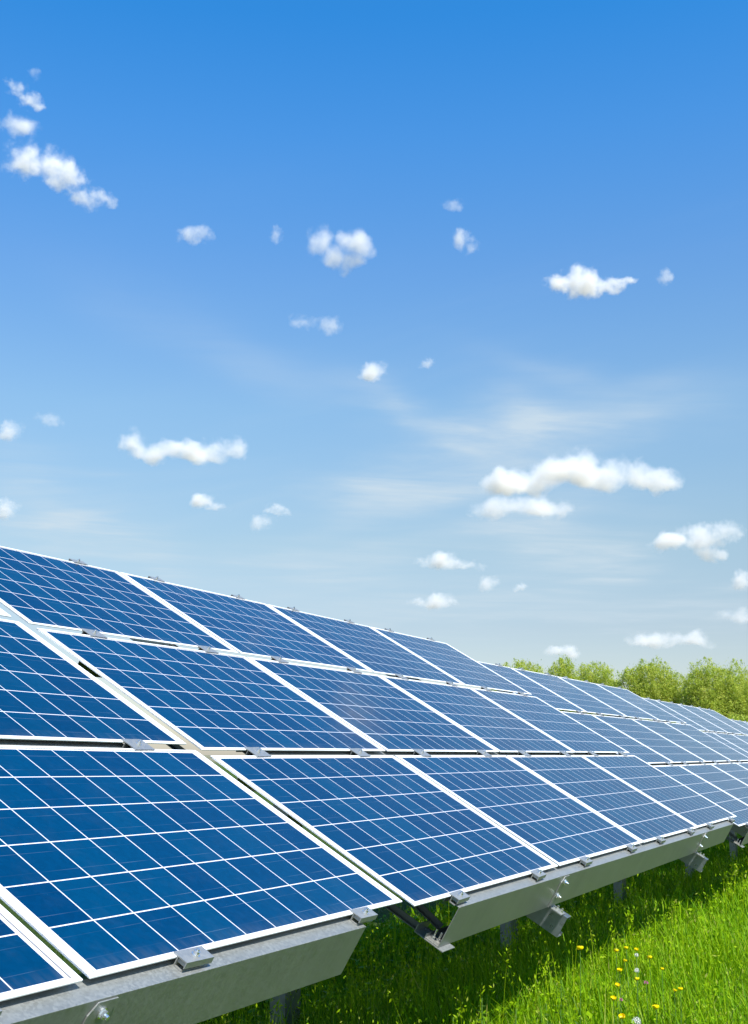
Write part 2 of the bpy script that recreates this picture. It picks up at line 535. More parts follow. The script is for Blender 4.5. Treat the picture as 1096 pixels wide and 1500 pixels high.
def brace_mesh(a, c, w_=0.022):
    b = MB(); d = (Vector(c) - Vector(a)); L = d.length
    b.box((-w_, -0.0015, 0), (w_, 0.0025, L)); b.box((-w_, 0.0028, 0), (-w_ + 0.004, 0.024, L))
    M = d.to_track_quat('Z', 'Y').to_matrix().to_4x4(); M.translation = a
    me = b.mesh("brace", M_brace); me.transform(M)
    return me

BZ = ZF - PD
ME_brace1 = brace_mesh((0.42, -0.01, BZ - 0.020), (0.42, 2.05, BZ - 0.020), 0.011)
ME_brace2 = brace_mesh((0.50, 0.03, BZ + 0.004), (0.50, 0.95, -0.062), 0.010)


def end_plate_mesh():
    b = MB()
    b.box((0.34, -0.066, BZ - 0.0045), (0.46, 0.06, BZ - 0.0006))
    b.box((0.34, 0.0602, BZ - 0.0045), (0.46, 0.064, BZ + 0.03))
    return b.mesh("bracket", M_galv, 0.0006)


ME_ep = end_plate_mesh()


def post_mesh(h):
    b = MB(); t_ = 0.006
    b.extrude([(-0.08, -0.045), (0.08, -0.045), (0.08, 0.045), (0.08 - t_, 0.045), (0.08 - t_, -0.045 + t_), (-0.08 + t_, -0.045 + t_), (-0.08 + t_, 0.045), (-0.08, 0.045)], 2, 0, h)
    return b.mesh("post", M_galv_new, 0.0015)


CLAMP_U = [(0.385, 1.31)] * 4


def solar_table(o, az, tilt, slope, rafters, label):
    o = Vector(o) + Vector((0, 0, CAM.z))
    gz = float(ground_z(o.x, o.y))
    root = empty("solar_table", (o.x, o.y, gz), az)
    tag(root, label, "solar table", "tilted solar tables in the row")
    T = Matrix.Translation((0, 0, o.z - gz)) @ Matrix.Rotation(-slope, 4, 'Y') @ Matrix.Rotation(tilt, 4, 'X')
    rnd = random.Random(int(o.y * 100))
    for r in range(3):
        for c in range(4):
            J = Matrix.Translation((rnd.uniform(-.0012, .0012), rnd.uniform(-.0015, .0015), 0)) @ Matrix.Rotation(rnd.uniform(-.0009, .0009), 4, 'Z')
            p = link("solar_panel", ME_panel, root, T @ Matrix.Translation((c * (PW + GX), r * PV, 0)) @ J)
            link("frame", ME_frame, p)
    for k in range(4):
        for c in range(4):
            for u in CLAMP_U[k]:
                uu = c * (PW + GX) + u + rnd.uniform(-.012, .012)
                if k == 0: L, me, mb = Matrix.Translation((uu, 0, 0)), ME_end, ME_bolt_end
                elif k == 3: L, me, mb = Matrix.Translation((uu, 3 * PV - GY, 0)) @ Matrix.Rotation(math.pi, 4, 'Z'), ME_end, ME_bolt_end
                else: L, me, mb = Matrix.Translation((uu, k * PV - GY, 0)), ME_mid, ME_bolt_mid
                L = L @ Matrix.Rotation(rnd.uniform(-.03, .03), 4, 'Z')
                q = link("clamp", me, root, T @ L); link("bolt", mb, q)
    for me in ME_pur: link("purlin", me, root, T)
    link("brace", ME_brace1, root, T); link("brace", ME_brace2, root, T)
    e = link("bracket", ME_ep, root, T); [link("bolt", ME_eb, e, Matrix.Translation((0.39, v, BZ + 0.0036))) for v in (-0.018, 0.004)]
    for u in rafters:
        link("rafter", ME_raf, root, T @ Matrix.Translation((u, 0, 0)))
        bq = link("bracket", ME_brk, root, T @ Matrix.Translation((u - 0.055, 0, 0))); [link("bolt", ME_webb, bq, Matrix.Translation((0.045, -0.0475, zz))) for zz in (ZF - 0.033, ZF - 0.106)]
        for vv in (-0.076, -0.099): link("bolt", ME_footb, bq, Matrix.Translation((0.045, vv, ZF - PD + 0.0065)))
        P = T @ Vector((u + 0.10, 1.62, BZ - 0.06))
        g2 = root.matrix_basis @ Vector((P.x, P.y, 0)); dzg = float(ground_z(g2.x, g2.y)) - gz
        link("post", post_mesh(P.z - dzg + 0.15), root, Matrix.Translation((P.x, P.y, dzg - 0.15)))
    return root


TABLES = [
    ((-2.7097, -1.8684, -0.4089), 1.1353, 0.5330, -0.0101, (1.45, 5.043), "nearest solar table, lower left, its galvanised beam running along the bottom edge of the picture"),
    ((0.1394, 4.2382, -0.4993), 1.1241, 0.5366, -0.0001, (1.70, 5.155), "middle solar table whose galvanised lower beam shows both its sawn ends above the grass"),
    ((3.0941, 10.4601, -0.5905), 1.1169, 0.5296, 0.0008, (1.70, 5.155), "solar table stepping down behind the middle one, its lower corner showing at the right edge"),
    ((6.0791, 16.6700, -0.6705), 1.1190, 0.5341, 0.0, (1.70, 5.155), "far pale solar table in front of the right-hand willows, only its upper rows in view"),
    ((9.0800, 22.8700, -0.8000), 1.1190, 0.5341, 0.0, (1.70, 5.155), "farthest pale solar table, just a sliver at the right edge beneath the trees"),
]
for tb in TABLES: solar_table(*tb)

# ------------------------------------------------------------------ willows at the edge of the field
M_willow = mat_leaf("willow_leaves", [(0.0, (0.33, 0.43, 0.06)), (0.45, (0.46, 0.54, 0.085)), (0.8, (0.56, 0.61, 0.11)), (1.0, (0.66, 0.63, 0.18))], 0.5, 0.6, 0.2, (1.0, 1.0, 0.55))
M_greyleaf = mat_leaf("grey_leaves", [(0.0, (0.20, 0.26, 0.14)), (0.6, (0.30, 0.37, 0.21)), (1.0, (0.42, 0.46, 0.33))], 0.35, 0.6, 0.3, (1.0, 1.0, 0.7))
M_bark = mat_plain("bark", (0.10, 0.085, 0.06), 0.9, 0, 0.1, 0.5, 5)


def at_px(px, dist):
    """ground point at a distance in front of the camera, in the direction of a column of the photograph"""
    a = math.atan((px - 548) / 1788.0)
    return math.sin(a) * dist, math.cos(a) * dist


def crown_mesh(name, lobes, seed, n_spray, per, leaf, mat, spray=1.0):
    """lobes: list of (cx,cy,cz,rx,ry,rz); many sprays of small leaves all through the lobes, thicker near their surface"""
    g = np.random.default_rng(seed); n_spray = int(n_spray * 2.6)
    vol = np.array([l[3] * l[4] * l[5] for l in lobes]) ** 0.7; vol /= vol.sum()
    li = g.choice(len(lobes), n_spray, p=vol); L = np.array(lobes)[li]
    d = g.normal(size=(n_spray, 3)); d /= np.linalg.norm(d, axis=1)[:, None]
    rad = g.random(n_spray) ** 0.40 * 0.93
    P = L[:, :3] + d * L[:, 3:] * rad[:, None]
    keep = P[:, 2] > 0.3; P = P[keep]; d = d[keep]; n = len(P)
    # each spray grows up and outwards
    dr = d * np.array([0.75, 0.75, 0.55]) + np.array([0, 0, 0.5]) + g.normal(size=(n, 3)) * 0.33
    dr /= np.linalg.norm(dr, axis=1)[:, None]
    ln = spray * g.uniform(0.15, 0.75, n)
    clump = g.random(n)
    K = per
    t_ = g.random((n, K)) ** 0.8
    off = g.normal(size=(n, K, 3)) * (0.30 * (1.05 - t_))[..., None] * spray
    C = (P[:, None] + dr[:, None] * (t_ * ln[:, None])[..., None] + off).reshape(-1, 3)
    ax = (dr[:, None] + g.normal(size=(n, K, 3)) * 0.65).reshape(-1, 3); ax /= np.linalg.norm(ax, axis=1)[:, None]
    # leaves mostly turn their faces up and outwards, to the light
    nm = np.repeat(d, K, 0) * 0.75 + np.array([0, 0, 0.6]) + g.normal(size=ax.shape) * 0.55
    sd = np.cross(ax, nm); sd /= np.linalg.norm(sd, axis=1)[:, None]
    s = leaf * g.uniform(0.6, 1.4, len(C))[:, None]
    V = np.stack([C - ax * s, C + sd * s * 0.34, C + ax * s, C - sd * s * 0.34], 1).reshape(-1, 3)
    F = np.arange(len(V)).reshape(-1, 4)
    tint = np.clip(np.repeat(clump, K) * 0.65 + g.random(len(C)) * 0.45 - 0.05, 0, 1)
    return mesh_np(name, V, [F], mat, {'tint': np.repeat(tint, 4)}, smooth=False)


def trunk_mesh(lobes, seed, stems):
    g = random.Random(seed); b = MB()
    for k in range(stems):
        l = lobes[k % len(lobes)]
        base = Vector((g.uniform(-.5, .5), g.uniform(-.5, .5), -0.3))
        top = Vector((l[0] + g.uniform(-.5, .5), l[1] + g.uniform(-.5, .5), l[2] + l[5] * g.uniform(.35, .75)))
        pts = []
        for i in range(7):
            q = i / 6; p = base.lerp(top, q); p.x += math.sin(q * 3 + k) * 0.22; p.y += math.cos(q * 2.6 + k) * 0.22; pts.append(p)
        r0 = g.uniform(.11, .2)
        b.tube(pts, [r0 * (1 - 0.88 * i / 6) for i in range(7)], 7)
        for j in range(6):
            i = g.randint(1, 5); p = pts[i]; a = g.uniform(0, 6.28); ll = g.uniform(.8, 2.0)
            e = p + Vector((math.cos(a) * ll * .6, math.sin(a) * ll * .6, ll * .9)); mid = p.lerp(e, .5) + Vector((math.cos(a) * .15, math.sin(a) * .15, -.05))
            rr = r0 * (1 - 0.88 * i / 6) * .6
            b.tube([p, mid, e], [rr, rr * .6, rr * .12], 5)
    return b


def tree(name, px, dist, lobes, seed, label, cat, n_spray=260, per=95, leaf=0.058, mat=None, stems=4, group="willows behind the solar tables", spray=1.0):
    x, y = at_px(px, dist)
    root = empty(name, (x, y, float(ground_z(x, y))))
    tag(root, label, cat, group)
    lobes = [(l[0], l[1], l[2] * 1.09, l[3], l[4], l[5] * 1.06) for l in lobes]
    trunk_mesh(lobes, seed, stems).build("trunk", M_bark, root)
    link("crown", crown_mesh("crown", lobes, seed, n_spray, per, leaf, mat or M_willow, spray), root)


# sizes in metres; one photograph pixel is about 0.05 m out there
tree("willow", 766, 92, [(0, 0, 5.95, 1.8, 1.8, 2.5), (-1.2, .3, 5.5, 1.2, 1.4, 2.6), (1.0, -.2, 5.6, 1.2, 1.4, 2.5)], 11, "leftmost willow, a small pale green dome just above the top edge of the solar panels", "tree", 400)
tree("willow", 828, 90, [(0, 0, 6.0, 1.1, 1.4, 2.6), (-.5, 0, 3.8, 1.3, 1.4, 2.6)], 12, "slim willow with a narrow pointed top, second from the left", "tree", 280)
tree("willow", 874, 94, [(0, 0, 5.9, 1.9, 1.8, 2.5), (1.2, 0, 4.3, 1.2, 1.4, 2.8), (-1.2, .2, 4.5, 1.3, 1.4, 2.7)], 13, "third willow from the left, lower and rounder, a gap of sky on its right", "tree", 420)
tree("willow", 956, 88, [(0.2, 0, 5.4, 1.9, 1.8, 2.7), (-1.4, .2, 4.8, 1.2, 1.6, 2.7), (1.6, 0, 4.9, 1.1, 1.6, 2.5), (.2, -.6, 2.9, 2.7, 1.6, 2.5)], 14, "broad willow with a flat feathery top between two notches of sky", "tree", 640)
tree("willow", 1056, 86, [(-.6, 0, 5.2, 1.6, 1.7, 2.6), (1.3, .2, 4.9, 1.6, 1.8, 2.7), (0, -.7, 3.1, 2.7, 1.8, 2.6), (-1.5, 0, 4.4, .8, 1.4, 2.8)], 15, "tallest and broadest willow, reaching the right edge of the picture", "tree", 680)
tree("willow", 1134, 90, [(0, 0, 4.9, 2.2, 1.8, 2.7), (-1.6, 0, 4.2, 1.3, 1.6, 2.7)], 16, "willow cut off by the right edge of the picture, only its left flank showing", "tree", 380)
tree("bush", 926, 78, [(0, 0, 3.0, .9, .9, 1.7), (.8, 0, 2.3, .8, .8, 1.4)], 17, "thin grey-green bush with bare twigs in front of the broad willow", "bush", 70, 70, 0.08, M_greyleaf, 9, None)
tree("bush", 1010, 80, [(0, 0, 2.4, 2.6, 1.2, 1.9), (2.6, 0, 2.2, 2.0, 1.2, 1.9)], 18, "low bright green bush along the foot of the willows at the right", "bush", 420, 90, 0.10, None, 4, None)

# ------------------------------------------------------------------ meadow grass
M_grass = mat_leaf("grass_blades", [(0.0, (0.025, 0.100, 0.001)), (0.35, (0.115, 0.275, 0.001)), (0.7, (0.25, 0.43, 0.002)), (0.9, (0.34, 0.47, 0.008)), (1.0, (0.40, 0.38, 0.12))], 0.38, 0.55, 0.12, (1.0, 1.0, 0.3))
M_weed = mat_leaf("weed_leaves", [(0.0, (0.05, 0.13, 0.006)), (1.0, (0.14, 0.25, 0.015))], 0.4, 0.5, 0.3, (1.0, 1.0, 0.4))


def blades(P, h, wd, yaw, lean, bend, tint):
    """one blade per row: two quads and a tip, bent over in the direction yaw"""
    n = len(P); t_ = np.array([0, 0.38, 0.74, 1.0]); wf = np.array([1.0, 0.9, 0.6, 0.0])
    dirn = np.stack([np.cos(yaw), np.sin(yaw), 0 * yaw], -1); side = np.stack([-np.sin(yaw), np.cos(yaw), 0 * yaw], -1)
    V = np.empty((n, 7, 3), np.float32)
    k = 0
    for i in range(4):
        out = (lean * t_[i] + bend * t_[i] ** 2.2) * h
        c = P + dirn * out[:, None]; c[:, 2] += h * t_[i] * np.sqrt(np.clip(1 - (lean * .6 + bend * t_[i] * .7) ** 2 * .5, .3, 1))
        if i < 3:
            V[:, k] = c - side * (wd * wf[i] / 2)[:, None]; V[:, k + 1] = c + side * (wd * wf[i] / 2)[:, None]; k += 2
        else: V[:, k] = c
    b = (np.arange(n) * 7)[:, None]
    Q = np.concatenate([b + [0, 1, 3, 2], b + [2, 3, 5, 4]]); Tt = b + [4, 5, 6]
    return V.reshape(-1, 3), Q, Tt, np.repeat(tint, 7)


def smooth_noise(x, y, s, seed):
    g = np.random.default_rng(seed); r = np.zeros_like(x)
    for k in range(5):
        a = g.uniform(0, 6.28); f = s * g.uniform(.6, 1.7)
        r += np.sin((x * math.cos(a) + y * math.sin(a)) * f + g.uniform(0, 6.28))
    return r / 5


def build_grass():
    g = np.random.default_rng(3)
    n = 330000
    # distance: density falls with distance, so that far grass is not finer than the eye sees
    r0, r1, pw = 2.0, 34.0, 0.55
    u = g.random(n); r = (r0 ** pw + u * (r1 ** pw - r0 ** pw)) ** (1 / pw)
    az = g.uniform(R(-17), R(31), n)
    x = r * np.sin(az); y = r * np.cos(az)
    fr = x * FRONT.x + y * FRONT.y                  # how far in front of the row
    edge = 0.1394 * FRONT.x + 4.2382 * FRONT.y
    keep = (fr - edge) > -3.6
    x, y, r = x[keep], y[keep], r[keep]; n = len(x)
    # gather blades into tufts
    tx = np.round(x / 0.085 + g.normal(0, .25, n)) * 0.085; ty = np.round(y / 0.085 + g.normal(0, .25, n)) * 0.085
    q = g.uniform(0.0, 0.75, n); x = x + (tx - x) * q; y = y + (ty - y) * q
    sc = (np.maximum(r, 3.5) / 3.5) ** 0.62
    big = smooth_noise(x, y, 1.3, 1); mid = smooth_noise(x, y, 6.0, 2)
    h = np.clip(0.215 + 0.05 * big + 0.035 * mid + g.normal(0, 0.045, n), 0.05, 0.36)
    fr2 = x * FRONT.x + y * FRONT.y - edge
    h *= np.clip(1.0 + (fr2 + 0.9) * 0.3, 0.7, 1.0)        # shorter deep under the tables
    tall = g.random(n) < 0.035; h = np.where(tall, h * g.uniform(1.2, 1.65, n), h)
    wd = g.uniform(0.0028, 0.0062, n) * sc
    tuft = np.sin(tx * 57.1 + ty * 91.7) * 3.0
    yaw = np.where(g.random(n) < .55, tuft + g.normal(0, .7, n), g.uniform(0, 6.28, n))
    lean = np.abs(g.normal(0.16, 0.16, n)); bend = np.abs(g.normal(0.28, 0.25, n))
    tint = np.clip(0.48 + 0.16 * mid + 0.12 * big + g.normal(0, 0.19, n), 0, 0.93)
    dry = g.random(n) < 0.025; tint = np.where(dry, g.uniform(.93, 1.0, n), tint)
    P = np.stack([x, y, ground_z(x, y) - 0.01], -1)
    V, Q, T3, tn = blades(P, h, wd, yaw, lean, bend, tint)
    Vs, Qs, Ts, tns = [V], [Q], [T3], [tn]; base = len(V)
    # flowering stalks with loose seed heads
    sel = np.where((r < 16) & (g.random(n) < 0.011))[0]; m = len(sel)
    sh = g.uniform(0.34, 0.58, m) ; syaw = g.uniform(0, 6.28, m); sb = g.uniform(0.03, 0.3, m); sw = 0.0020 * sc[sel] ** 1.2
    Pst = P[sel]; V, Q, T3, tn = blades(Pst, sh, sw, syaw, np.full(m, .05), sb, np.full(m, .86))
    Vs.append(V); Qs.append(Q + base); Ts.append(T3 + base); tns.append(tn); base += len(V)
    kk = 16
    tt = g.uniform(0.74, 1.02, (m, kk)); out = (0.05 * tt + sb[:, None] * tt ** 2.2) * sh[:, None]
    c = Pst[:, None] + np.stack([np.cos(syaw)[:, None] * out, np.sin(syaw)[:, None] * out, sh[:, None] * tt * .985], -1)
    loose = (0.004 + 0.022 * g.random(m))[:, None, None]
    c = (c + g.normal(0, 1, (m, kk, 3)) * loose * np.array([1, 1, .5])).reshape(-1, 3)
    s = np.repeat(0.0032 * sc[sel], kk)[:, None] * g.uniform(.7, 1.5, (m * kk, 1))
    a = g.normal(size=c.shape) * [.5, .5, 1.2]; a /= np.linalg.norm(a, axis=1)[:, None]
    b = np.cross(a, g.normal(size=c.shape)); b /= np.linalg.norm(b, axis=1)[:, None]
    V = np.stack([c - a * s * 1.8, c + b * s * .7, c + a * s * 1.8, c - b * s * .7], 1).reshape(-1, 3)
    Vs.append(V); Qs.append(np.arange(len(V)).reshape(-1, 4) + base); tns.append(np.repeat(g.uniform(.6, .97, m * kk), 4)); base += len(V)
    # clover and other small broad leaves low down
    sel = np.where((r < 14) & (g.random(n) < 0.06))[0]; m = len(sel)
    c = P[sel] + np.stack([g.normal(0, .03, m), g.normal(0, .03, m), g.uniform(.06, .2, m)], -1)
    nrm = g.normal(size=(m, 3)) * .45 + [0, 0, 1]; nrm /= np.linalg.norm(nrm, axis=1)[:, None]
    a = np.cross(nrm, g.normal(size=(m, 3))); a /= np.linalg.norm(a, axis=1)[:, None]; b = np.cross(nrm, a)
    s = (g.uniform(.008, .018, m) * sc[sel])[:, None]
    V = np.stack([c - a * s * 1.4, c + b * s * .8, c + a * s * 1.4, c - b * s * .8], 1).reshape(-1, 3)
    Vs.append(V); Qs.append(np.arange(len(V)).reshape(-1, 4) + base); tns.append(np.repeat(g.uniform(.3, .75, m), 4))
    me = mesh_np("grass", np.concatenate(Vs), [np.concatenate(Qs), np.concatenate(Ts)], M_grass, {'tint': np.concatenate(tns)}, smooth=True)
    tag(link("grass", me), kind='stuff')

build_grass()

# ------------------------------------------------------------------ flowers and weeds
M_petal = mat_plain("buttercup_petal", (0.95, 0.70, 0.003), 0.3, 0, 0.4, 0.04)
M_stamen = mat_plain("buttercup_stamens", (0.70, 0.42, 0.01), 0.7)
M_stem = mat_plain("flower_stem", (0.10, 0.20, 0.025), 0.6)
M_clock = mat_plain("dandelion_down", (0.82, 0.80, 0.76), 0.9, 0, 0.1)
M_seed = mat_plain("dandelion_seeds", (0.20, 0.15, 0.09), 0.8)
M_clover = mat_plain("clover_petal", (0.40, 0.10, 0.22), 0.6)


def ray_px(px, py):
    d = Vector(((px - 548) / 1753.4, 1, -(py - 750) / 1753.4))
    d.rotate(Matrix.Rotation(PITCH, 3, 'X')); return d


def plant_at(px, py, head_h):
    """where the stem of a flower stands whose head, head_h above the ground, shows at a spot of the photograph"""
    d = ray_px(px, py); z = 0.0
    for _ in range(6):
        t_ = (z + head_h - CAM.z) / d.z; p = CAM + d * t_; z = float(ground_z(p.x, p.y))
    return Vector((p.x, p.y, z))


def stem_mesh(h, seed, rad=0.0016, lean=0.05):
    g = random.Random(seed); a = g.uniform(0, 6.28); b = MB()
    pts = [(-math.cos(a) * lean * h * (1 - q) * 1.2 * (1 - q), -math.sin(a) * lean * h * (1 - q) * 1.2 * (1 - q), h * q) for q in (0, .25, .5, .75, 1)]
    b.tube(pts, [rad * 1.3, rad * 1.2, rad, rad * .9, rad * .8], 6)
    return b, pts


def buttercup(px, py, h, d_, seed, label):
    d_ *= 1.0; h += 0.05
    g = random.Random(seed); p = plant_at(px, py, h)
    root = empty("buttercup", p, g.uniform(0, 6.28)); tag(root, label, "flower", "buttercups in the grass")
    b, pts = stem_mesh(h - 0.006, seed); top = Vector(pts[-1])
    # a side shoot with a closed bud
    m = Vector(pts[2]); e = m + Vector((g.uniform(-.05, .05), g.uniform(-.05, .05), .07)); b.tube([m, m.lerp(e, .6), e], [.0011, .001, .0008], 5)
    for k in range(3):
        q = Vector(pts[1]).lerp(Vector(pts[3]), g.random()); a = g.uniform(0, 6.28)
        o = Vector((math.cos(a), math.sin(a), .5)) * .035; s = Vector((-math.sin(a), math.cos(a), 0)) * .004
        b.add([q, q + o * .55 + s, q + o, q + o * .55 - s], [(0, 1, 2, 3)])
    b.build("stem", M_stem, root)
    r_ = d_ / 2; f = MB(); tilt = Matrix.Rotation(g.uniform(.1, .5), 3, 'X')
    for k in range(5):
        a0 = k * 2 * math.pi / 5; grid = []
        for i, (rr, zz) in enumerate(((.1, 0), (.62, .10), (.98, .52), (.92, 1.0))):
            hw = (.12, .56, .66, .50)[i]
            for j in (-1, 0, 1):
                a = a0 + j * hw; z2 = zz + (.06 if j else 0)
                grid.append(tilt @ Vector((math.cos(a) * rr * r_, math.sin(a) * rr * r_, z2 * r_ + k * .0002)) + top)
        f.add(grid, [(i * 3 + j, i * 3 + j + 1, i * 3 + j + 4, i * 3 + j + 3) for i in range(3) for j in range(2)], 0, True)
    f.build("petals", M_petal, root)
    s = MB()
    s.tube([top + tilt @ Vector((0, 0, .05 * r_)), top + tilt @ Vector((0, 0, .3 * r_)), top + tilt @ Vector((0, 0, .45 * r_))], [.36 * r_, .34 * r_, .12 * r_], 9)
    s.build("stamens", M_stamen, root)


BUTTERCUPS = [
    (849.8, 1389.7, .50, .031, "buttercup on the tallest stalk, standing out against the dark shade left of the others"),
    (902.4, 1392.7, .38, .026, "buttercup at the left end of the top row of three at the shade's edge"),
    (917.5, 1388.7, .38, .023, "buttercup highest of the top row, in the middle of three"),
    (932.0, 1391.0, .37, .023, "buttercup directly above the uppermost grey seed head"),
    (951.6, 1402.8, .36, .027, "buttercup standing alone to the right of the uppermost grey seed head"),
    (915.0, 1406.8, .34, .021, "small buttercup just below the top row of three"),
    (907.8, 1421.6, .34, .027, "buttercup level with the middle grey seed head, to its left"),
    (969.7, 1419.2, .34, .021, "small lone buttercup farthest right of those level with the middle seed head"),
    (933.5, 1434.3, .33, .025, "buttercup just below the middle grey seed head"),
    (904.0, 1443.3, .33, .025, "buttercup below and left of the middle seed head, above the lowest left one"),
    (996.8, 1449.0, .32, .024, "rightmost buttercup, the brighter of a pair side by side"),
    (987.8, 1450.4, .28, .020, "dull buttercup half sunk in grass, left partner of the rightmost pair"),
    (898.8, 1462.8, .32, .026, "leftmost of the buttercups in the sunny grass"),
    (961.2, 1476.0, .32, .029, "large buttercup low on the right with nothing near it"),
    (911.8, 1489.5, .32, .027, "lowest buttercup, next to the big seed head at the bottom edge"),
]
for i, (px, py, h, d_, lb) in enumerate(BUTTERCUPS): buttercup(px, py, h, d_, 40 + i, lb)


def dandelion(px, py, h, d_, seed, label):
    g = random.Random(seed); p = plant_at(px, py, h); root = empty("dandelion", p); tag(root, label, "flower", "dandelion clocks in the grass")
    b, pts = stem_mesh(h, seed, .0022, .03); b.build("stem", M_stem, root); top = Vector(pts[-1]); r_ = d_ / 2
    f = MB()
    for k in range(64):
        z = 1 - 2 * (k + .5) / 64
        if z < -.72: continue
        a = k * 2.39996; s = math.sqrt(1 - z * z); d = Vector((s * math.cos(a), s * math.sin(a), z)); c = top + d * r_ * g.uniform(.86, 1.0)
        u = d.orthogonal().normalized(); v = d.cross(u)
        f.tube([top + d * r_ * .2, c], .00022, 3, cap=False)
        for q in range(7):
            w_ = (u * math.cos(q * .9) + v * math.sin(q * .9)); e = c + w_ * r_ * .27 + d * r_ * .1; n_ = d.cross(w_) * .0005
            f.add([c + n_, c - n_, e], [(0, 1, 2)])
    f.build("seed_down", M_clock, root)
    s = MB(); s.tube([top + Vector((0, 0, -.22 * r_)), top, top + Vector((0, 0, .2 * r_))], [.12 * r_, .22 * r_, .12 * r_], 8); s.build("seed_core", M_seed, root)

dandelion(932.5, 1399.2, .36, .022, 71, "uppermost grey dandelion seed head, right beneath a buttercup at the shade's edge")
dandelion(933.0, 1421.8, .34, .026, 72, "middle grey dandelion seed head with a buttercup below it")
dandelion(932.5, 1496.5, .33, .036, 73, "biggest dandelion seed head, cut by the bottom edge of the picture")


def clover(px, py, h, d_, seed, label):
    g = random.Random(seed); p = plant_at(px, py, h); root = empty("clover", p); tag(root, label, "flower", "red clover in the grass")
    b, pts = stem_mesh(h, seed, .0018); b.build("stem", M_stem, root); top = Vector(pts[-1]); r_ = d_ / 2; f = MB()
    for k in range(46):
        z = 1 - 1.6 * (k + .5) / 46; a = k * 2.39996; s = math.sqrt(max(0, 1 - z * z)); d = Vector((s * math.cos(a), s * math.sin(a), z + .25)).normalized()
        u = d.orthogonal().normalized() * r_ * .13; c = top + d * r_ * .3; e = top + d * r_ * g.uniform(.85, 1.1); mid = c.lerp(e, .7)
        f.add([c, mid + u, e, mid - u], [(0, 1, 2, 3)])
    f.build("flower_head", M_clover, root)

clover(946.6, 1440.0, .31, .024, 81, "dull pink clover head right of the buttercup under the middle seed head")
clover(909.5, 1465.0, .30, .020, 82, "small pinkish clover head beside the leftmost sunny buttercup")


def weed(px, py, h, seed, label, pairs=8, leaf=.05):
    g = random.Random(seed); p = plant_at(px, py, h); root = empty("weed", p, g.uniform(0, 6.28)); tag(root, label, "weed", "leafy weeds in the grass")
    b, pts = stem_mesh(h, seed, .0026, .12); b.build("stem", M_stem, root)
    Vv, Ff = [], []
    for k in range(pairs * 2):
        q = .18 + .8 * (k // 2) / pairs; i = min(3, int(q * 4)); c = Vector(pts[i]).lerp(Vector(pts[i + 1]), q * 4 - i)
        a = (k // 2) * 1.57 + (k % 2) * math.pi + g.uniform(-.3, .3); L = leaf * (1.15 - .75 * q) * g.uniform(.8, 1.2)
        o = Vector((math.cos(a), math.sin(a), g.uniform(.15, .7))).normalized(); s = Vector((-math.sin(a), math.cos(a), 0)); n_ = o.cross(s)
        n0 = len(Vv)
        for tq, wq in ((0, .05), (.25, .30), (.5, .36), (.78, .22), (1, .0)):
            m = c + o * L * tq - Vector((0, 0, 1)) * L * .35 * tq * tq
            Vv += [m - s * L * wq, m + n_.normalized() * L * -.06 * (1 - tq), m + s * L * wq]
        for r_ in range(4):
            Ff += [(n0 + r_ * 3, n0 + r_ * 3 + 1, n0 + r_ * 3 + 4, n0 + r_ * 3 + 3), (n0 + r_ * 3 + 1, n0 + r_ * 3 + 2, n0 + r_ * 3 + 5, n0 + r_ * 3 + 4)]
    V = np.array([tuple(v) for v in Vv]); tn = np.repeat(np.random.default_rng(seed).random(pairs * 2), 15)
    link("leaves", mesh_np("leaves", V, [np.array(Ff)], M_weed, {'tint': tn}), root)

weed(706, 1462, .36, 91, "bushy leafy weed at the bottom of the picture, left of centre of the grass", 11, .06)
weed(822, 1436, .36, 92, "leafy weed beneath the tallest buttercup stalk", 8, .055)
weed(664, 1490, .34, 93, "small leafy weed in the shade at the bottom edge", 8, .05)
weed(756, 1478, .32, 94, "pale upright weed lit by the sun at the shade's edge near the bottom", 9, .045)
weed(800, 1470, .34, 95, "broad leaved weed in full sun left of the buttercups", 7, .06)

# ------------------------------------------------------------------ fair-weather clouds, high over the far country
CLOUD_Z = 520.0


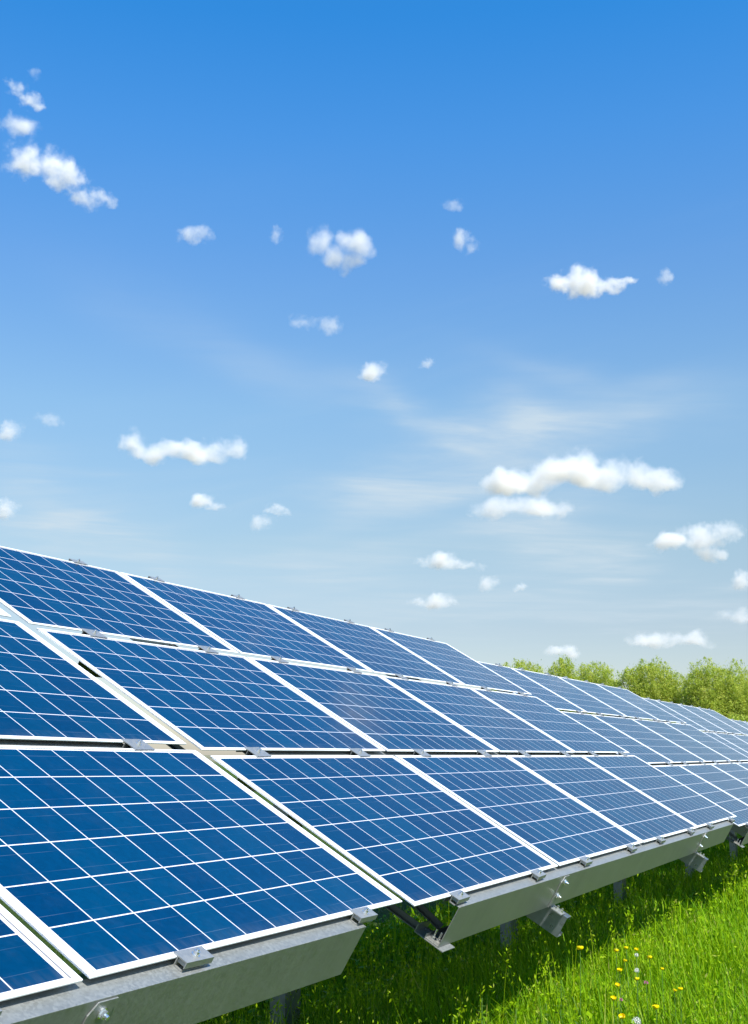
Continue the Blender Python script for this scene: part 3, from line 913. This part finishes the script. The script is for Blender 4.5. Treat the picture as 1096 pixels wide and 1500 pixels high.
def cloud_material(blobs, dens, flat, seed, nscale, amp):
    m = bpy.data.materials.new("cloud_vapour"); m.use_nodes = True
    t = NT(m.node_tree); t.n.clear(); out = t.node('ShaderNodeOutputMaterial')
    tc = t.node('ShaderNodeTexCoord'); p = tc.outputs['Object']
    wn = t.node('ShaderNodeTexNoise'); t.put(wn.inputs['Vector'], t.vmath('ADD', p, (seed * 13.7, seed * 5.1, seed * 3.3)))
    wn.inputs['Scale'].default_value = nscale * 0.8; wn.inputs['Detail'].default_value = 4; wn.inputs['Roughness'].default_value = 0.6
    warp = t.vmath('SCALE', t.vmath('SUBTRACT', wn.outputs['Color'], (.5, .5, .5))); warp.node.inputs['Scale'].default_value = 1.5 / nscale
    pw = t.vmath('ADD', p, warp)
    f = None
    for (c, r) in blobs:
        q = t.vmath('DIVIDE', t.vmath('SUBTRACT', pw, c), r)
        if flat:
            qx, qy, qz = t.sep(q); qz = t.math('MULTIPLY', qz, t.math('MULTIPLY_ADD', t.math('LESS_THAN', qz, 0.0), flat, 1.0)); q = t.comb(qx, qy, qz)
        v = t.math('SUBTRACT', 1.0, t.vmath('DOT_PRODUCT', q, q))
        f = v if f is None else t.math('SMOOTH_MAX', f, v, 0.25)
    n = t.noise(t.vmath('ADD', p, (seed * 7.7, seed * 2.9, seed * 1.3)), nscale, 9, 0.64)
    v = t.math('ADD', f, t.math('MULTIPLY_ADD', n, amp * 3.6, -amp * 3.6 * 0.52))
    v = t.math('POWER', t.maprange(v, 0.0, 1.25, 0.0, 1.0), 1.6)
    pv = t.node('ShaderNodeVolumePrincipled'); pv.inputs['Color'].default_value = (0.978, 0.956, 0.920, 1)
    pv.inputs['Anisotropy'].default_value = 0.0
    t.put(pv.inputs['Density'], t.math('MULTIPLY', v, dens)); t.l.new(pv.outputs[0], out.inputs[1])
    m.cycles.volume_step_rate = 0.15
    return m


def cloud(cx, cy, blobs, label, op=1.0, flat=0.0, amp=1.3, seed=1):
    """blobs: (dx, dy, rx, ry) in photograph pixels round (cx, cy); they become real sizes at the cloud's own distance"""
    if flat: blobs = [(b_[0], b_[1], b_[2] * 1.02, b_[3] * 1.38) for b_ in blobs]
    d = ray_px(cx, cy); k = (CLOUD_Z - CAM.z) / d.z; pos = CAM + d * k; s = k / 1753.4
    yaw = -math.atan2(pos.x, pos.y)
    B = [(Vector((bx * s, (i % 2 - .5) * .5 * rx * s, -by * s)), Vector((rx * s, rx * s * .8, ry * s))) for i, (bx, by, rx, ry) in enumerate(blobs)]
    import bmesh
    bm = bmesh.new()
    for c, r in B:
        lowz = r.z * (1.0 if not flat else 1.0)
        M = Matrix.Translation(c) @ Matrix.Diagonal((r.x * 1.35, r.y * 1.35, lowz * 1.5, 1))
        bmesh.ops.create_icosphere(bm, subdivisions=3, radius=1.0, matrix=M)
    me = bpy.data.meshes.new("cloud"); bm.to_mesh(me); bm.free()
    o = link("cloud", me); o.location = pos; o.rotation_euler = (0, 0, yaw)
    if len(B) > 1:
        md = o.modifiers.new("union", 'REMESH'); md.mode = 'VOXEL'; md.voxel_size = min(min(r.z, r.x) for _, r in B) * .22
        dg = bpy.context.evaluated_depsgraph_get()
        m2 = bpy.data.meshes.new_from_object(o.evaluated_get(dg)); o.modifiers.clear(); o.data = m2; m2.name = "cloud"
    size = max(r.x for _, r in B); thick = min(r.z for _, r in B)
    o.data.materials.append(cloud_material(B, op * 2.1 / max(thick, .45 * size), flat, seed, 0.62 / max(math.sqrt(thick * size) * .8, .3 * size), amp))
    tag(o, label, "cloud", "small fair-weather clouds")

CLOUDS = [
    (38, 140, [(-16, -8, 20, 11), (8, 4, 22, 12), (18, 14, 12, 10)], "small ragged cloud near the top left corner, torn into two puffs", .36, 0, 1.5),
    (52, 110, [(0, 0, 12, 11)], "faint shred of cloud at the top left, highest of all", .14, 0, 1.4),
    (28, 192, [(0, 0, 32, 15), (10, -6, 17, 11)], "oblong little cloud at the left edge between the torn one and the big one", .42, 1.2, 1.3),
    (80, 250, [(-38, -8, 36, 30), (-4, -14, 34, 26), (16, 12, 36, 22), (48, 32, 32, 15), (80, 38, 18, 8)], "biggest cloud at the upper left, trailing down to a thin tail on its right", .6, 0, 1.3),
    (288, 346, [(-6, 4, 22, 13), (10, -4, 15, 15)], "compact bright puff at the left, below the big trailing cloud", .65, .6, 1.2),
    (405, 346, [(0, 0, 14, 15)], "tiny faint puff just left of the heart-shaped cloud", .35, 0, 1.4),
    (498, 364, [(-30, -10, 24, 26), (-10, 8, 28, 22), (22, -4, 30, 22), (16, 20, 20, 20)], "heart-shaped white cloud in the upper middle", .75, 0, .7),
    (683, 352, [(-8, 0, 19, 17), (10, 6, 16, 16)], "small white puff right of the heart-shaped cloud", .5, 0, 1.3),
    (664, 303, [(0, 0, 22, 7)], "thin faint wisp above the small puff in the upper middle", .16, 0, 1.4),
    (856, 412, [(-36, 4, 26, 13), (-8, -2, 30, 26), (6, 8, 24, 24), (38, 6, 28, 12), (60, 5, 16, 6)], "bright cloud on the right with pointed wings to both sides", .95, 0, .95),
    (976, 405, [(0, 0, 14, 12)], "tiny faint puff right of the winged cloud", .35, 0, 1.3),
    (464, 473, [(-16, 2, 26, 10), (18, 0, 22, 12)], "faint flat wisp under the heart-shaped cloud", .22, 0, 1.4),
    (547, 550, [(0, 2, 32, 11), (-4, -3, 20, 11)], "small flat-bottomed cloud in the middle of the sky", .8, 1.5, 1.2),
    (627, 534, [(0, 0, 13, 10)], "tiny pale puff right of the small flat-bottomed cloud", .4, 0, 1.3),
    (12, 637, [(0, 0, 28, 13)], "cloud cut by the left edge, higher of two there", .7, 1.0, 1.2),
    (71, 616, [(0, 0, 24, 9)], "very faint streak of cloud near the left edge", .18, 0, 1.4),
    (268, 664, [(-72, -8, 24, 16), (-44, 2, 38, 15), (0, 4, 42, 15), (44, -2, 40, 20), (74, 4, 26, 18)], "long low white cloud at the left, like a loaf with two humps", 1.1, 1.6, .85),
    (302, 740, [(-6, -1, 24, 12), (12, 3, 24, 10)], "small white lens-shaped cloud under the long loaf-like one", .95, 1.6, 1.15),
    (402, 750, [(2, 0, 20, 9)], "small bright puff above a greyish shred, left of centre", .8, 1.2, 1.2),
    (388, 769, [(0, 0, 28, 13)], "greyish shred of cloud hanging under a brighter puff", .3, 0, 1.3),
    (8, 752, [(0, 0, 26, 15)], "cloud cut by the left edge, lower of two there, just above the panels", .9, 1.2, 1.2),
    (845, 706, [(-104, 4, 44, 20), (-60, -2, 48, 24), (-10, -8, 54, 30), (44, -2, 52, 27), (96, 8, 48, 20), (130, 12, 26, 14)], "largest cloud, a broad white bank low on the right", 1.2, 1.8, .8),
    (764, 745, [(-36, 4, 44, 17), (20, 0, 50, 18), (54, 4, 26, 17)], "cloud tucked under the left half of the largest bank", .9, 1.4, .9),
    (1016, 796, [(-34, 0, 36, 14), (-2, -8, 36, 20), (36, -2, 38, 16), (22, 16, 30, 14)], "white cloud at the right edge below the largest bank, with a ragged foot", 1.0, .6, 1.2),
    (655, 828, [(-14, -2, 34, 12), (22, 2, 34, 9)], "flat white cloud right above the middle of the panels, upper of two", .9, 1.5, 1.15),
    (718, 859, [(0, 0, 26, 10)], "pale flat cloud beside a tiny one, right of centre", .4, .6, 1.3),
    (764, 861, [(0, 0, 13, 7)], "tiny pale cloud low in the sky, right of a flat one", .4, 0, 1.3),
    (642, 885, [(-6, 0, 34, 10), (16, 1, 20, 8)], "flat white cloud just above the panels, lower of two", .85, 1.5, 1.15),
    (1088, 855, [(0, 0, 26, 14)], "bright cloud cut by the right edge above the willows", .95, 1.4, 1.15),
    (978, 940, [(-24, 0, 40, 12), (24, 0, 44, 11)], "long flat cloud resting on the crowns of the willows", .7, 1.3, 1.15),
    (1082, 904, [(0, 0, 32, 11)], "faint flat cloud at the right edge, above the willows", .3, .8, 1.3),
    (826, 957, [(0, 0, 28, 9)], "small pale cloud peeping out behind the slim willow", .55, 1.4, 1.2),
]
for i, (cx, cy, bl, lb, op, fl, am) in enumerate(CLOUDS): cloud(cx, cy, bl, lb, op, fl, am, i + 1)
